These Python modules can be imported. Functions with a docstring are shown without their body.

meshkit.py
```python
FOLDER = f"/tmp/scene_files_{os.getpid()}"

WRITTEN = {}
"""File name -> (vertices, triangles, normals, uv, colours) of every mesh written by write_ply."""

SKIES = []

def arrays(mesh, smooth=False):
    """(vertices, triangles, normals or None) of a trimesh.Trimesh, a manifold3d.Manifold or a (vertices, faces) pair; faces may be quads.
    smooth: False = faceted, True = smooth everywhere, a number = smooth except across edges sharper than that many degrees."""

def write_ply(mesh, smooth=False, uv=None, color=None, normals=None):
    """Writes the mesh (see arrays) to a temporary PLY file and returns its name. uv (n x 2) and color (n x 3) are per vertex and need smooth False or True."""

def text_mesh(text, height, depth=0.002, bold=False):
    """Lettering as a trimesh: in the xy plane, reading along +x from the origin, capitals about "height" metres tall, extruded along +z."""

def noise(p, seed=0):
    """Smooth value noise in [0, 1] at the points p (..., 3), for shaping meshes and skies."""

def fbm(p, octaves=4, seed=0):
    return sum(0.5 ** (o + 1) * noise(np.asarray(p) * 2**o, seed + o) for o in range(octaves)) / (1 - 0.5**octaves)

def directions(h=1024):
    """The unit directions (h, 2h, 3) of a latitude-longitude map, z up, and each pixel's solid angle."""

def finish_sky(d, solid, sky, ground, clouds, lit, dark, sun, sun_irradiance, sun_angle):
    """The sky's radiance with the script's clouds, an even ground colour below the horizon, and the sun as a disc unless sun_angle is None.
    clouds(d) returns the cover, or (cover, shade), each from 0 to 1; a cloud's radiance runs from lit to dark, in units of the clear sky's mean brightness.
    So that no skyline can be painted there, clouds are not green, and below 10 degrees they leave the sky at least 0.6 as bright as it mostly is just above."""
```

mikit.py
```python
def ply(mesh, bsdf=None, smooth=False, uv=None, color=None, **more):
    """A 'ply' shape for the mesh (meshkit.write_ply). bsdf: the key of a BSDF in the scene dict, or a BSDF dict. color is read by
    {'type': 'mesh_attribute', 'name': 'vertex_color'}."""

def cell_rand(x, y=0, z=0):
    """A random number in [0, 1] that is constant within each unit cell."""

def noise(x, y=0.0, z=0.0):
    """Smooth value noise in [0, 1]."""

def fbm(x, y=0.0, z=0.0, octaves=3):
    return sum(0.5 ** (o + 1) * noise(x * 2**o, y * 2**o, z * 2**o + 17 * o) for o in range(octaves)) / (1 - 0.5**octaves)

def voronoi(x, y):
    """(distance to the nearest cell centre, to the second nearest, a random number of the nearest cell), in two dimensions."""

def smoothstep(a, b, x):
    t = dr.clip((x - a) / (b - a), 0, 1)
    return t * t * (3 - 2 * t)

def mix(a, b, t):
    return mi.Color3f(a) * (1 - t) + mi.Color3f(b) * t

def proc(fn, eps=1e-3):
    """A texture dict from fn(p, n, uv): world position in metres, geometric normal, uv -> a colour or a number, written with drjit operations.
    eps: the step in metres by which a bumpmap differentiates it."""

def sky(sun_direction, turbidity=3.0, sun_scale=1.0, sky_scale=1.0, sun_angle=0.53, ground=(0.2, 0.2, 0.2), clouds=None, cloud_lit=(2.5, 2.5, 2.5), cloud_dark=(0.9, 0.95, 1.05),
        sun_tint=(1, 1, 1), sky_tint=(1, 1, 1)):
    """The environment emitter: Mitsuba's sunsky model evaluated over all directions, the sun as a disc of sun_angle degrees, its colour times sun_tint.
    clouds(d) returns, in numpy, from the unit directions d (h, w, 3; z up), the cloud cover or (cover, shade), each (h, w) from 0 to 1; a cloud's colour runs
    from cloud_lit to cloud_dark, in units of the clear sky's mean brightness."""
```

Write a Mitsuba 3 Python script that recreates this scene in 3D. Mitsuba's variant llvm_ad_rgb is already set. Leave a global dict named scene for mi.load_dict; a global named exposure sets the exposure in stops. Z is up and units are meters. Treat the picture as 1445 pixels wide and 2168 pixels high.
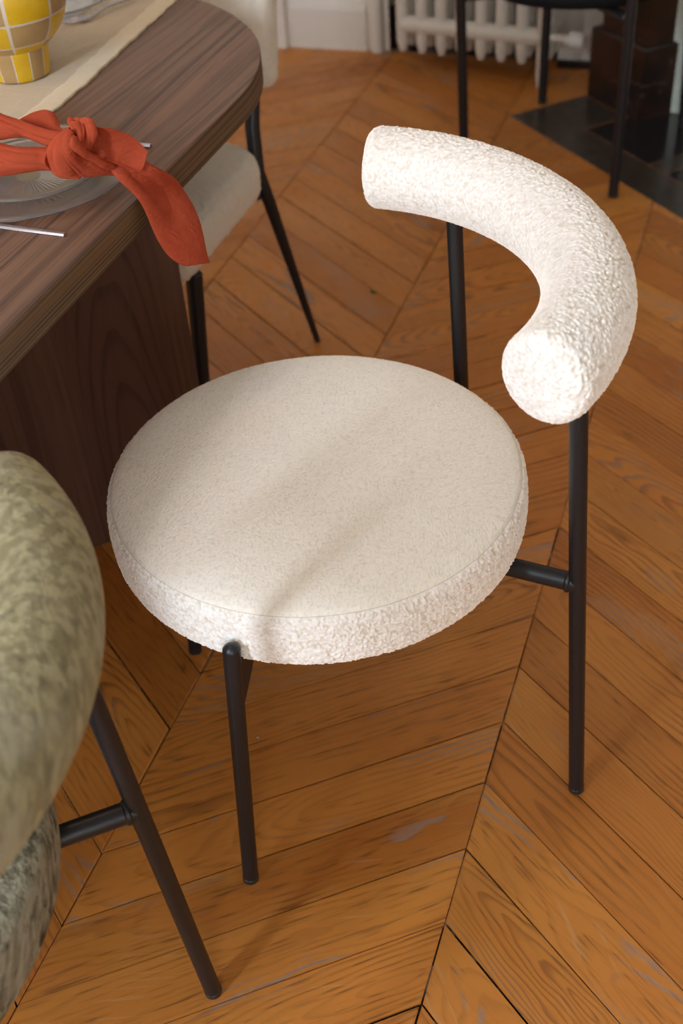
import math, random
import numpy as np, trimesh, drjit as dr, mitsuba as mi, mikit, meshkit
from mikit import noise, fbm, cell_rand, smoothstep, mix, proc, ply
from scipy.spatial import cKDTree
from scipy.interpolate import CubicSpline

T = mi.ScalarTransform4f
scene, labels = {'type': 'scene'}, {}
rng = np.random.default_rng(7)

# ------------------------------------------------------------------ camera, light, exposure
CAM = np.array([0.2055, -0.6457, 1.36])
FWD = np.array([-0.27929, 0.70582, -0.65101])
UP = np.array([-0.16212, 0.63360, 0.75649])
scene['camera'] = {'type': 'thinlens', 'fov_axis': 'x', 'fov': math.degrees(2 * math.atan(722.5 / 2480.5)),
                   'aperture_radius': 0.0042, 'focus_distance': 1.33, 'near_clip': 0.05, 'far_clip': 50.0,
                   'to_world': T().look_at(origin=CAM.tolist(), target=(CAM + FWD).tolist(), up=UP.tolist())}
exposure = 1.50
DAY = (20.5, 23.6, 28.0)          # radiance of the panes that face the sky
DAY_FILL = (2.05, 2.15, 2.2)  # panes of the two windows added for fill
LAMP = (10.5, 7.6, 5.2)
scene['sky'] = {'type': 'constant', 'radiance': {'type': 'rgb', 'value': [0.25, 0.27, 0.3]}}

# ------------------------------------------------------------------ helpers
def put(key, mesh, bsdf, smooth=False, uv=None, color=None, **more):
    """One entry of the scene; a taken key gets the next number (on its last name)."""
    k, i = key, 0
    while k in scene:
        i += 1
        k = '%s_%03d' % (key, i)
    scene[k] = ply(mesh, bsdf, smooth=smooth, uv=uv, color=color, **more)
    return k

def thing(name):
    k, i = name, 0
    while k in labels or any(s.startswith(k + '__') for s in scene):
        i += 1
        k = '%s_%03d' % (name, i)
    return k

def tag(key, label=None, cat=None, group=None, kind=None):
    d = {}
    for n, v in (('label', label), ('category', cat), ('group', group), ('kind', kind)):
        if v: d[n] = v
    labels[key] = d

def box(x0, y0, z0, x1, y1, z1, bev=0.0):
    if bev <= 0:
        m = trimesh.creation.box((x1 - x0, y1 - y0, z1 - z0))
        m.apply_translation(((x0 + x1) / 2, (y0 + y1) / 2, (z0 + z1) / 2))
        return m
    pts = []
    for sx, ax in ((1, x0), (-1, x1)):
        for sy, ay in ((1, y0), (-1, y1)):
            for sz, az in ((1, z0), (-1, z1)):
                pts += [(ax, ay + sy * bev, az + sz * bev), (ax + sx * bev, ay, az + sz * bev), (ax + sx * bev, ay + sy * bev, az)]
    return trimesh.convex.convex_hull(np.array(pts))

def cat(*ms): return trimesh.util.concatenate([m for m in ms])

def grid_faces(n, m, wrap_m=False):
    mm = m if wrap_m else m - 1
    i, j = np.meshgrid(np.arange(n - 1), np.arange(mm), indexing='ij')
    a, b = i * m + j, i * m + (j + 1) % m
    c, d = (i + 1) * m + (j + 1) % m, (i + 1) * m + j
    return np.concatenate([np.stack([a, b, c], -1).reshape(-1, 3), np.stack([a, c, d], -1).reshape(-1, 3)])

def lathe(profile, n=48, center=(0, 0), smooth_caps=True):
    """profile rows (r, z) from bottom to top; closes on the axis where r = 0."""
    p = np.asarray(profile, float)
    k = np.linspace(0, 2 * np.pi, n, endpoint=False)
    v = np.stack([center[0] + p[:, :1] * np.cos(k), center[1] + p[:, :1] * np.sin(k), np.repeat(p[:, 1:], n, 1)], -1).reshape(-1, 3)
    m = trimesh.Trimesh(v, grid_faces(len(p), n, True), process=False)
    m.merge_vertices(); m.update_faces(m.nondegenerate_faces())
    return m

def rod(pts, radii, sides=20, round0=False, round1=False):
    """Tube along a polyline with a radius at each point, ends flat with a small chamfer or rounded."""
    pts = [np.asarray(p, float) for p in pts]
    radii = list(np.broadcast_to(radii, (len(pts),)).astype(float))
    P, Rr = [], []
    d0 = (pts[1] - pts[0]) / np.linalg.norm(pts[1] - pts[0]); d1 = (pts[-1] - pts[-2]) / np.linalg.norm(pts[-1] - pts[-2])
    def cap(p, d, r, rounded):
        if rounded: return [(p - d * r * math.sin(a), r * math.cos(a)) for a in np.radians((89, 70, 50, 30, 12))]
        return [(p, 1e-5), (p, r * 0.86), (p + d * r * 0.14, r)]
    for p, r in cap(pts[0] + (d0 * radii[0] if round0 else 0), d0, radii[0], round0): P.append(p); Rr.append(r)
    for p, r in zip(pts[1:-1], radii[1:-1]): P.append(p); Rr.append(r)
    for p, r in reversed(cap(pts[-1] - (d1 * radii[-1] if round1 else 0), -d1, radii[-1], round1)): P.append(p); Rr.append(r)
    P = np.array(P); Rr = np.array(Rr)
    t = np.zeros_like(P)
    seg = np.diff(P, axis=0); L = np.linalg.norm(seg, axis=1)
    for i in range(len(P)):
        s = np.zeros(3)
        if i > 0 and L[i - 1] > 1e-9: s += seg[i - 1] / L[i - 1]
        if i < len(P) - 1 and L[i] > 1e-9: s += seg[i] / L[i]
        if np.linalg.norm(s) < 1e-6: s = d0 if i < len(P) / 2 else d1
        t[i] = s / max(np.linalg.norm(s), 1e-9)
    ref = np.array([0, 0, 1.0]) if abs(d0[2]) < 0.9 else np.array([1.0, 0, 0])
    a = np.cross(t, ref); a /= np.linalg.norm(a, axis=1, keepdims=True)
    b = np.cross(t, a)
    k = np.linspace(0, 2 * np.pi, sides, endpoint=False)
    v = P[:, None] + Rr[:, None, None] * (np.cos(k)[None, :, None] * a[:, None] + np.sin(k)[None, :, None] * b[:, None])
    f = grid_faces(len(P), sides, True)
    m = trimesh.Trimesh(v.reshape(-1, 3), f, process=False)
    m.fix_normals()
    return m

def knots(V, N, spacing, amp, seed, spread=0.5, tell=False):
    """Loops of boucle yarn: a round bump at every one of many evenly strewn points of the surface."""
    r = np.random.default_rng(seed)
    order = r.permutation(len(V))
    cell = np.floor(V[order] / spacing).astype(np.int64)
    _, first = np.unique(cell @ np.array([1, 100003, 10000600009]), return_index=True)
    c = V[order][first] + r.normal(0, spacing * 0.12, (len(first), 3))
    d0, i0 = cKDTree(c).query(c, k=2)
    keep = (d0[:, 1] > spacing * 0.55) | (r.random(len(c)) < 0.5)
    c = c[keep]
    rad = spacing * r.uniform(0.62, 0.95, len(c)); am = r.uniform(1 - spread, 1 + spread, len(c))
    d, i = cKDTree(c).query(V, k=3)
    h = (am[i] * np.sqrt(np.maximum(0, 1 - (d / rad[i]) ** 2))).max(1)
    return (V + N * (amp * h)[:, None], h) if tell else V + N * (amp * h)[:, None]

def vnorm(m):
    return meshkit.arrays(m, True)[2]

def mul(R, pts): return np.asarray(pts) @ R.T

# ------------------------------------------------------------------ materials
def two(b): return {'type': 'twosided', 'bsdf': b}
def rgb(*c): return {'type': 'rgb', 'value': list(c)}
def plain(key, col, rough=0.5, spec=0.5, **kw):
    scene[key] = two({'type': 'principled', 'base_color': rgb(*col) if isinstance(col, tuple) else col, 'roughness': rough, 'specular': spec, **kw})

def oak(p, n, uv):
    iu = dr.floor(uv.x / 4 + 0.5); iv = dr.floor(uv.y + 0.5)
    a = uv.x - 4 * iu; b = uv.y - iv
    r1, r2, r3, r4, r5 = [cell_rand(iu, iv, k) for k in (1, 2, 3, 4, 5)]
    off = r1 * 37.0 + iv * 11
    y0 = (r1 - 0.5) * (0.02 + 0.14 * r5)
    z0 = 0.008 + 0.05 * r2 * r2
    tilt = (r3 - 0.5) * 0.42
    warp = (fbm(a * 6 + off, b * 22, r1 * 50) - 0.5) * (0.012 + 0.028 * r4) + (fbm(a * 22 + off, b * 60, r2 * 9, octaves=2) - 0.5) * 0.0035
    R = dr.sqrt(dr.square(b - y0) + dr.square(z0 + a * tilt)) + warp
    ring = R * (70 + 80 * r4)
    fr = ring - dr.floor(ring)
    late = smoothstep(0.45, 0.88, fr) * (1 - smoothstep(0.9, 1.0, fr))
    pores = smoothstep(0.60, 0.92, noise(a * 26 + off, b * 460, r3 * 9)) * (0.35 + 0.65 * late)
    broad = fbm(a * 3.3 + off, b * 13, 3.0)
    base = mix((0.55, 0.208, 0.036), (0.31, 0.090, 0.012), r5 * r5 * 0.6 + 0.4 * fbm(a * 2.5 + off, b * 8, 33.0))
    base = mix(base, (0.50, 0.218, 0.042), dr.clip(broad * 1.5 - 0.55, 0, 0.75) * (0.25 + 0.75 * r4))
    col = mix(base, (0.165, 0.052, 0.012), 0.60 * late * (0.25 + 0.75 * smoothstep(0.34, 0.72, fbm(a * 4 + off, b * 9, 8.0))))
    col = mix(col, (0.10, 0.034, 0.009), 0.62 * pores)
    # varnish worn off along some of the growth rings, grey dirt in the open grain
    wear = smoothstep(0.56, 0.68, fbm(a * 6 + off, b * 18, 21.0)) * smoothstep(0.35, 0.7, r2 + 0.15)
    col = mix(col, (0.27, 0.215, 0.175), 0.62 * wear * late)
    scr = smoothstep(0.80, 0.86, noise(a * 60 + b * 210 + off, b * 14 - a * 7, 5.0)) * smoothstep(0.55, 0.8, noise(a * 12, b * 18, r4 * 30))
    return mix(col, (0.55, 0.33, 0.15), 0.25 * scr)

def oak_rough(p, n, uv):
    return 0.34 + 0.22 * fbm(p.x * 9, p.y * 9, 1.0) + 0.12 * smoothstep(0.5, 0.8, noise(p.x * 70, p.y * 70))

scene['m_oak'] = two({'type': 'principled', 'base_color': proc(oak), 'roughness': proc(oak_rough), 'specular': 0.38})
def gap_c(p, n, uv):
    t = smoothstep(0.52, 0.70, fbm(p.x * 45, p.y * 45, octaves=3))
    return mix((0.016, 0.011, 0.008), (0.24, 0.20, 0.16), t)
scene['m_gap'] = two({'type': 'principled', 'base_color': proc(gap_c), 'roughness': 0.95, 'specular': 0.1})

def walnut_grain(a, b, seed):
    w = fbm(a * 1.1 + seed, b * 5, seed) - 0.5
    bb = b + 0.05 * w + 0.02 * (noise(a * 2.5, b * 12, seed) - 0.5)
    s = fbm(a * 0.8 + seed, bb * 125, 2.0 + seed, octaves=4)
    fine = noise(a * 9, bb * 560, seed)
    band = fbm(a * 0.5, bb * 22, 7.0 + seed)
    col = mix((0.170, 0.093, 0.058), (0.110, 0.060, 0.039), smoothstep(0.38, 0.64, s))
    col = mix(col, (0.215, 0.113, 0.070), 0.5 * smoothstep(0.50, 0.68, band))
    col = mix(col, (0.058, 0.037, 0.029), 0.60 * smoothstep(0.60, 0.72, s))
    return mix(col, (0.06, 0.036, 0.026), 0.5 * smoothstep(0.55, 0.85, fine))

def walnut_top(p, n, uv):
    flat = walnut_grain(p.y, p.x, 3.0)
    s = fbm(p.y * 1.5 + p.x, p.z * 420, 4.0, octaves=4)
    edge = mix((0.140, 0.080, 0.038), (0.055, 0.033, 0.018), smoothstep(0.35, 0.66, s))
    return dr.select(dr.abs(n.z) > 0.6, flat, edge)

def walnut_leg(p, n, uv):
    b = (p.x + p.y) * 0.7071
    r = dr.sqrt(dr.square(b - 0.02) + dr.square(0.035 + (p.z - 0.25) * 0.16)) + (fbm(p.z * 3, b * 12, 4.0) - 0.5) * 0.022
    fr = r * 70; fr = fr - dr.floor(fr)
    col = walnut_grain(p.z, b, 9.0)
    near = 1 - smoothstep(0.05, 0.11, dr.abs(b - 0.02))
    col = mix(col, mix((0.11, 0.050, 0.03), (0.03, 0.016, 0.011), smoothstep(0.55, 0.9, fr)), 0.75 * near)
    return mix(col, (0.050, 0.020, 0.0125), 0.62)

scene['m_walnut'] = two({'type': 'principled', 'base_color': proc(walnut_top), 'roughness': 0.48, 'specular': 0.28})
scene['m_walnut_leg'] = two({'type': 'principled', 'base_color': proc(walnut_leg), 'roughness': 0.5, 'specular': 0.35})

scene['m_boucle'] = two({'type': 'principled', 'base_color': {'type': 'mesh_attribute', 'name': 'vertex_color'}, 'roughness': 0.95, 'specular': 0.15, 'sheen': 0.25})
def yarn(h, shaded_ground, loop):
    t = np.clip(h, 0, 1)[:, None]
    return np.array(shaded_ground) * (1 - t) + np.array(loop) * t  # yarn colour by loop height; darker gaps also paint in shade between loops
plain('m_seam', (0.66, 0.60, 0.50), 0.9, 0.1)

def chenille_of(lo, hi, dk, amount):
    def fn(p, n, uv):
        q1, q2 = p.z * 0.75 + p.y * 0.66 + p.x * 0.2, p.z * 0.66 - p.y * 0.75
        s = fbm(q1 * 55, q2 * 190, p.x * 120, octaves=3)
        big = fbm(p.x * 22 + 3, p.y * 22, p.z * 22, octaves=3)
        f = noise(p.x * 520, p.y * 520, p.z * 520)
        col = mix(hi, lo, smoothstep(0.36, 0.66, s))
        col = mix(col, (0.31, 0.295, 0.22), 0.45 * smoothstep(0.48, 0.66, big))
        dark = smoothstep(0.54, 0.68, fbm(q1 * 75 + 3, q2 * 170, p.x * 90, octaves=3)) * (0.45 + 0.55 * smoothstep(0.42, 0.58, 1 - big))
        col = mix(col, dk, amount * dark)
        return mix(col, (0.31, 0.29, 0.205), 0.30 * smoothstep(0.55, 0.9, f))
    return fn
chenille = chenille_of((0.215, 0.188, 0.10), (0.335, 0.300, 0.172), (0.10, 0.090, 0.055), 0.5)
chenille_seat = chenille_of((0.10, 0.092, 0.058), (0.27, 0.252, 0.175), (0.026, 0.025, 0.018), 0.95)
def chenille_h(p, n, uv):
    return noise(p.x * 520, p.y * 520, p.z * 520) + 0.6 * fbm(p.x * 130, p.y * 130, p.z * 130)
scene['m_chenille'] = two({'type': 'bumpmap', 'arbitrary': proc(chenille_h, 5e-4), 'scale': 0.0009,
                           'bsdf': {'type': 'principled', 'base_color': proc(chenille), 'roughness': 0.8, 'specular': 0.2, 'sheen': 0.35, 'sheen_tint': 0.6}})
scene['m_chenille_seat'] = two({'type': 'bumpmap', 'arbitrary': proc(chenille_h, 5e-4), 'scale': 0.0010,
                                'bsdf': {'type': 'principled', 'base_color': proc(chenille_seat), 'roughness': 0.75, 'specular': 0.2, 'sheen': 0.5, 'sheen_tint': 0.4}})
plain('m_steel_black', (0.010, 0.010, 0.0115), 0.38, 0.45)
plain('m_black_pad', (0.006, 0.006, 0.006), 0.8, 0.15)
plain('m_glide', (0.016, 0.016, 0.018), 0.3, 0.5)

def linen(p, n, uv):
    t = fbm(p.x * 60, p.y * 60, p.z * 60)
    w = noise(p.x * 700, p.y * 90, p.z * 700)
    col = mix((0.295, 0.043, 0.0165), (0.345, 0.057, 0.023), t)
    return mix(col, (0.22, 0.028, 0.010), 0.25 * w)
def linen_h(p, n, uv): return noise(p.x * 330, p.y * 330, p.z * 330) + fbm(p.x * 70, p.y * 110, p.z * 70)
scene['m_napkin'] = two({'type': 'bumpmap', 'arbitrary': proc(linen_h, 5e-4), 'scale': 0.0010,
                         'bsdf': {'type': 'principled', 'base_color': proc(linen), 'roughness': 0.85, 'specular': 0.15, 'sheen': 0.4, 'sheen_tint': 0.8}})

def runner_c(p, n, uv):
    t = noise(p.x * 900, p.y * 60) * 0.5 + noise(p.x * 60, p.y * 900) * 0.5
    cloth = mix((0.44, 0.365, 0.26), (0.53, 0.445, 0.325), t)
    return mix(mix((0.56, 0.475, 0.34), (0.64, 0.55, 0.40), t), cloth, smoothstep(0.033, 0.037, uv.x))
scene['m_runner'] = two({'type': 'principled', 'base_color': proc(runner_c), 'roughness': 0.9, 'specular': 0.1, 'sheen': 0.3})

def vase_c(p, n, uv):
    """Painted checks: uv.x counts columns, uv.y counts rows."""
    cu, cv = uv.x - dr.floor(uv.x), uv.y - dr.floor(uv.y)
    odd = dr.floor(uv.x) + dr.floor(uv.y)
    odd = odd - 2 * dr.floor(odd / 2)
    tone = fbm(p.x * 60, p.y * 60, p.z * 60)
    y = mix((0.52, 0.30, 0.006), (0.58, 0.36, 0.015), tone); t = mix((0.33, 0.20, 0.075), (0.37, 0.235, 0.095), tone)
    c = mix(t, y, dr.select(odd > 0.5, 1.0, 0.0))
    e = dr.minimum(dr.minimum(cu, 1 - cu), dr.minimum(cv, 1 - cv))
    return mix((0.52, 0.44, 0.34), c, smoothstep(0.028, 0.045, e))
scene['m_vase'] = two({'type': 'principled', 'base_color': proc(vase_c), 'roughness': 0.32, 'specular': 0.5, 'clearcoat': 0.35, 'clearcoat_gloss': 0.7})
scene['m_glass'] = {'type': 'blendbsdf', 'weight': 0.06, 'a': {'type': 'roughdielectric', 'distribution': 'ggx', 'alpha': 0.05, 'int_ior': 1.5, 'ext_ior': 1.0}, 'b': two({'type': 'diffuse', 'reflectance': rgb(0.8, 0.78, 0.72)})}
scene['m_cutlery'] = {'type': 'roughconductor', 'material': 'Cr', 'alpha': 0.16}

def paint_c(p, n, uv):
    return mix((0.58, 0.54, 0.475), (0.63, 0.585, 0.52), fbm(p.x * 3, p.y * 3, p.z * 3))
scene['m_paint'] = two({'type': 'principled', 'base_color': proc(paint_c), 'roughness': 0.5, 'specular': 0.4})
plain('m_ceiling', (0.74, 0.71, 0.66), 0.8, 0.2)
plain('m_recess', (0.30, 0.25, 0.18), 0.8, 0.2)
plain('m_radiator', (0.55, 0.515, 0.455), 0.4, 0.45)

def red_marble(p, n, uv):
    s = fbm(p.x * 9, p.y * 9, p.z * 9, octaves=4)
    v = dr.abs(fbm(p.x * 7 + 5, p.y * 7, p.z * 7, octaves=4) - 0.5)
    col = mix((0.026, 0.011, 0.008), (0.011, 0.006, 0.005), smoothstep(0.4, 0.6, s))
    return mix(col, (0.13, 0.085, 0.065), 0.6 * (1 - smoothstep(0.0, 0.012, v)) * smoothstep(0.45, 0.6, fbm(p.x * 12, p.y * 12, p.z * 12)))
scene['m_red_marble'] = two({'type': 'principled', 'base_color': proc(red_marble), 'roughness': 0.25, 'specular': 0.5})
def green_marble(p, n, uv):
    s = fbm(p.x * 6, p.y * 6, p.z * 6, octaves=4)
    return mix((0.46, 0.55, 0.47), (0.60, 0.66, 0.58), s)
scene['m_green_marble'] = two({'type': 'principled', 'base_color': proc(green_marble), 'roughness': 0.3, 'specular': 0.5})
def grey_stone(p, n, uv):
    s = fbm(p.x * 30, p.y * 30, octaves=4)
    return mix((0.030, 0.023, 0.018), (0.052, 0.040, 0.032), s)
scene['m_grey_stone'] = two({'type': 'principled', 'base_color': proc(grey_stone), 'roughness': 0.22, 'specular': 0.4})
plain('m_black_stone', (0.012, 0.011, 0.012), 0.14, 0.5)
plain('m_leaf', (0.05, 0.14, 0.02), 0.6, 0.3)
plain('m_brass', (0.5, 0.35, 0.15), 0.35, 0.5, metallic=1.0)
plain('m_seat_far', (0.62, 0.57, 0.475), 0.95, 0.15)

# ------------------------------------------------------------------ room shell
XL, XR, YB, YF, ZC = -3.3, 2.3, -2.5, 3.06, 3.3
put('floor', box(XL, YB, -0.05, XR, YF + 0.15, -0.0045), 'm_gap')
tag('floor', 'oak chevron parquet floor', kind='structure')
put('ceiling', box(XL, YB, ZC, XR, YF, ZC + 0.1), 'm_ceiling'); tag('ceiling', 'white ceiling', kind='structure')
put('wall_left', box(XL - 0.12, YB, -0.05, XL, YF, ZC), 'm_paint'); tag('wall_left', 'white wall beyond the table', kind='structure')
put('wall_right', box(XR, YB, -0.05, XR + 0.12, YF, ZC), 'm_paint'); tag('wall_right', 'white wall on the fireplace side', kind='structure')
# far wall with a shallow recess behind the radiator
wf = [box(XL, YF, -0.05, -0.97, YF + 0.12, ZC), box(-0.40, YF - 0.055, -0.05, XR, YF + 0.12, ZC), box(-0.97, YF + 0.06, -0.05, -0.40, YF + 0.12, ZC)]
put('wall_far', cat(*wf), 'm_paint'); tag('wall_far', 'white painted far wall behind the radiator', kind='structure')
put('wall_far__recess_panel', box(-0.965, YF + 0.045, 0.13, -0.405, YF + 0.0598, 1.0), 'm_recess')
put('wall_far__dark_strip', box(-0.968, YF + 0.030, -0.004, -0.402, YF + 0.0598, 0.13, 0.003), 'm_red_marble')  # dark strip along the foot of the recess
# plinths and pilasters of the far wall
put('trim_1', cat(box(-1.9, YF - 0.045, 0, -1.30, YF, 3.28, 0.004)), 'm_paint'); tag('trim_1', 'white pilaster at the left of the far wall', kind='structure')
put('trim_2', cat(rod([(-0.992, YF - 0.02, 0), (-0.992, YF - 0.02, 2.6)], 0.022, 20), box(-1.03, YF - 0.012, 0, -0.955, YF, 2.6, 0.003)), 'm_paint', smooth=35)
tag('trim_2', 'white moulded upright left of the radiator', kind='structure')
prof = [(0, 0), (0.020, 0), (0.020, 0.125), (0.016, 0.140), (0.009, 0.150), (0.009, 0.160), (0.0, 0.168)]
def plinth(x0, x1, yb):
    v = [(x, yb - d, z) for x in (x0, x1) for d, z in prof]
    return trimesh.convex.convex_hull(np.array(v))
put('baseboard_far', plinth(-1.30, -1.03, YF), 'm_paint'); tag('baseboard_far', 'white moulded baseboard left of the radiator', kind='structure')
put('baseboard_right', box(-0.40, YF - 0.070, -0.004, 0.6, YF - 0.055, 0.022, 0.003), 'm_red_marble'); tag('baseboard_right', 'low dark skirting right of the radiator', kind='structure')

# wall behind the photographer: one daylight window, two more added for fill light
WIN = [(-1.44, -1.08, 1.25, 3.00, DAY), (0.45, 1.45, 0.30, 2.45, DAY_FILL), (-2.95, -2.05, 0.30, 2.45, DAY_FILL)]
xs = sorted([XL, XR] + [w[0] for w in WIN] + [w[1] for w in WIN])
back = [box(a, YB - 0.15, -0.05, b, YB, ZC) for a, b in zip(xs[::2], xs[1::2])]
for x0, x1, z0, z1, _ in WIN:
    back += [box(x0, YB - 0.15, -0.05, x1, YB, z0), box(x0, YB - 0.15, z1, x1, YB, ZC)]
put('wall_back', cat(*back), 'm_paint'); tag('wall_back', 'white wall with a daylight window and two added fill windows', kind='structure')
plain('m_dark', (0.0, 0.0, 0.0), 1.0, 0.0)
for i, (x0, x1, z0, z1, rad) in enumerate(WIN):
    k = 'window_%d' % (i + 1)
    fr = 0.045
    fm = [box(x0, YB - 0.13, z0, x0 + fr, YB - 0.06, z1), box(x1 - fr, YB - 0.13, z0, x1, YB - 0.06, z1),
          box(x0, YB - 0.13, z0, x1, YB - 0.06, z0 + fr), box(x0, YB - 0.13, z1 - fr, x1, YB - 0.06, z1)]
    put(k, cat(*fm), 'm_paint'); tag(k, 'tall white framed window, unseen, its pane a light source', kind='structure')
    v = np.array([(x0 + fr, YB - 0.1, z0 + fr), (x1 - fr, YB - 0.1, z0 + fr), (x1 - fr, YB - 0.1, z1 - fr), (x0 + fr, YB - 0.1, z1 - fr)])
    pane = trimesh.Trimesh(v, [[0, 2, 1], [0, 3, 2]], process=False)
    put(k + '__pane', pane, 'm_dark', emitter={'type': 'area', 'radiance': rgb(*rad)})

# ------------------------------------------------------------------ oak chevron parquet
PV, WS, TT, GAP = 0.1108, 0.4696, 0.7794, 0.0024
nrm = math.hypot(1, TT)
A_FWD, A_UP = FWD, UP; A_RT = np.cross(FWD, UP)
def view(p):
    v = np.atleast_2d(p) - CAM
    z = v @ A_FWD
    return np.stack([v @ A_RT / z, v @ A_UP / z, z], 1)
HX, HY = 722.5 / 2480.5 * 1.06, 1084 / 2480.5 * 1.05

def plank_mesh(s, k, idx):
    """Plank k of strip s: strip s spans x from s*WS to (s+1)*WS; even strips fall away from x = s*WS, odd ones rise."""
    x0, x1 = s * WS, (s + 1) * WS
    sg = -1.0 if s % 2 == 0 else 1.0
    y_at = (lambda x: k * PV + sg * TT * (x - x0)) if s % 2 == 0 else (lambda x: k * PV + sg * TT * (x - x1))
    g = GAP / 2 * (0.65 + 1.2 * rng.random() ** 2)
    gy = g * nrm
    dx = g * 0.8
    q = np.array([(x0 + dx, y_at(x0 + dx) - PV + gy), (x1 - dx, y_at(x1 - dx) - PV + gy), (x1 - dx, y_at(x1 - dx) - gy), (x0 + dx, y_at(x0 + dx) - gy)])
    q += rng.normal(0, 0.0003, q.shape)
    q[:, 1] = np.clip(q[:, 1], YB + 0.002, YF - 0.002); q[:, 0] = np.clip(q[:, 0], XL + 0.002, XR - 0.002)
    if q[2, 1] - q[1, 1] < 0.01 and q[3, 1] - q[0, 1] < 0.01: return None
    c = q.mean(0)
    q2 = c + (q - c) * (1 - 0.0022 / np.maximum(np.abs(q - c), 0.02))
    z = -0.0001 - 0.0004 * rng.random()
    v = np.vstack([np.c_[q2, np.full(4, z)], np.c_[q, np.full(4, z - 0.0012)], np.c_[q, np.full(4, -0.0044)]])
    f = [[0, 1, 2], [0, 2, 3]]
    for a in (0, 4):
        for i in range(4):
            j = (i + 1) % 4
            f += [[a + i, a + 4 + i, a + 4 + j], [a + i, a + 4 + j, a + j]]
    d = np.array([1, sg * TT]) / nrm; e = np.array([-d[1], d[0]])
    w = v[:, :2] - c
    uv = np.stack([w @ d + 4 * (idx % 16), w @ e + idx // 16], 1)
    return v, np.array(f), uv

idx, far_planks = 0, []
for s in range(-7, 5):
    for k in range(-30, 50):
        xm, ym = (s + 0.5) * WS, k * PV - TT * WS / 2 - PV / 2
        if ym < YB - 0.3 or ym > YF + 0.3: continue
        out = plank_mesh(s, k, idx)
        idx += 1
        if out is None: continue
        v, f, uv = out
        pr = view(np.vstack([v[:4], v[:4].mean(0)]))
        seen = (pr[:, 2] > 0).all() and pr[:, 0].max() > -HX and pr[:, 0].min() < HX and pr[:, 1].max() > -HY and pr[:, 1].min() < HY
        if seen:
            put('floor__plank', trimesh.Trimesh(v, f, process=False), 'm_oak', uv=uv)
        else:
            far_planks.append((v, f, uv))
o, V, F, U = 0, [], [], []
for v, f, uv in far_planks:
    V.append(v); F.append(f + o); U.append(uv); o += len(v)
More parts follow.
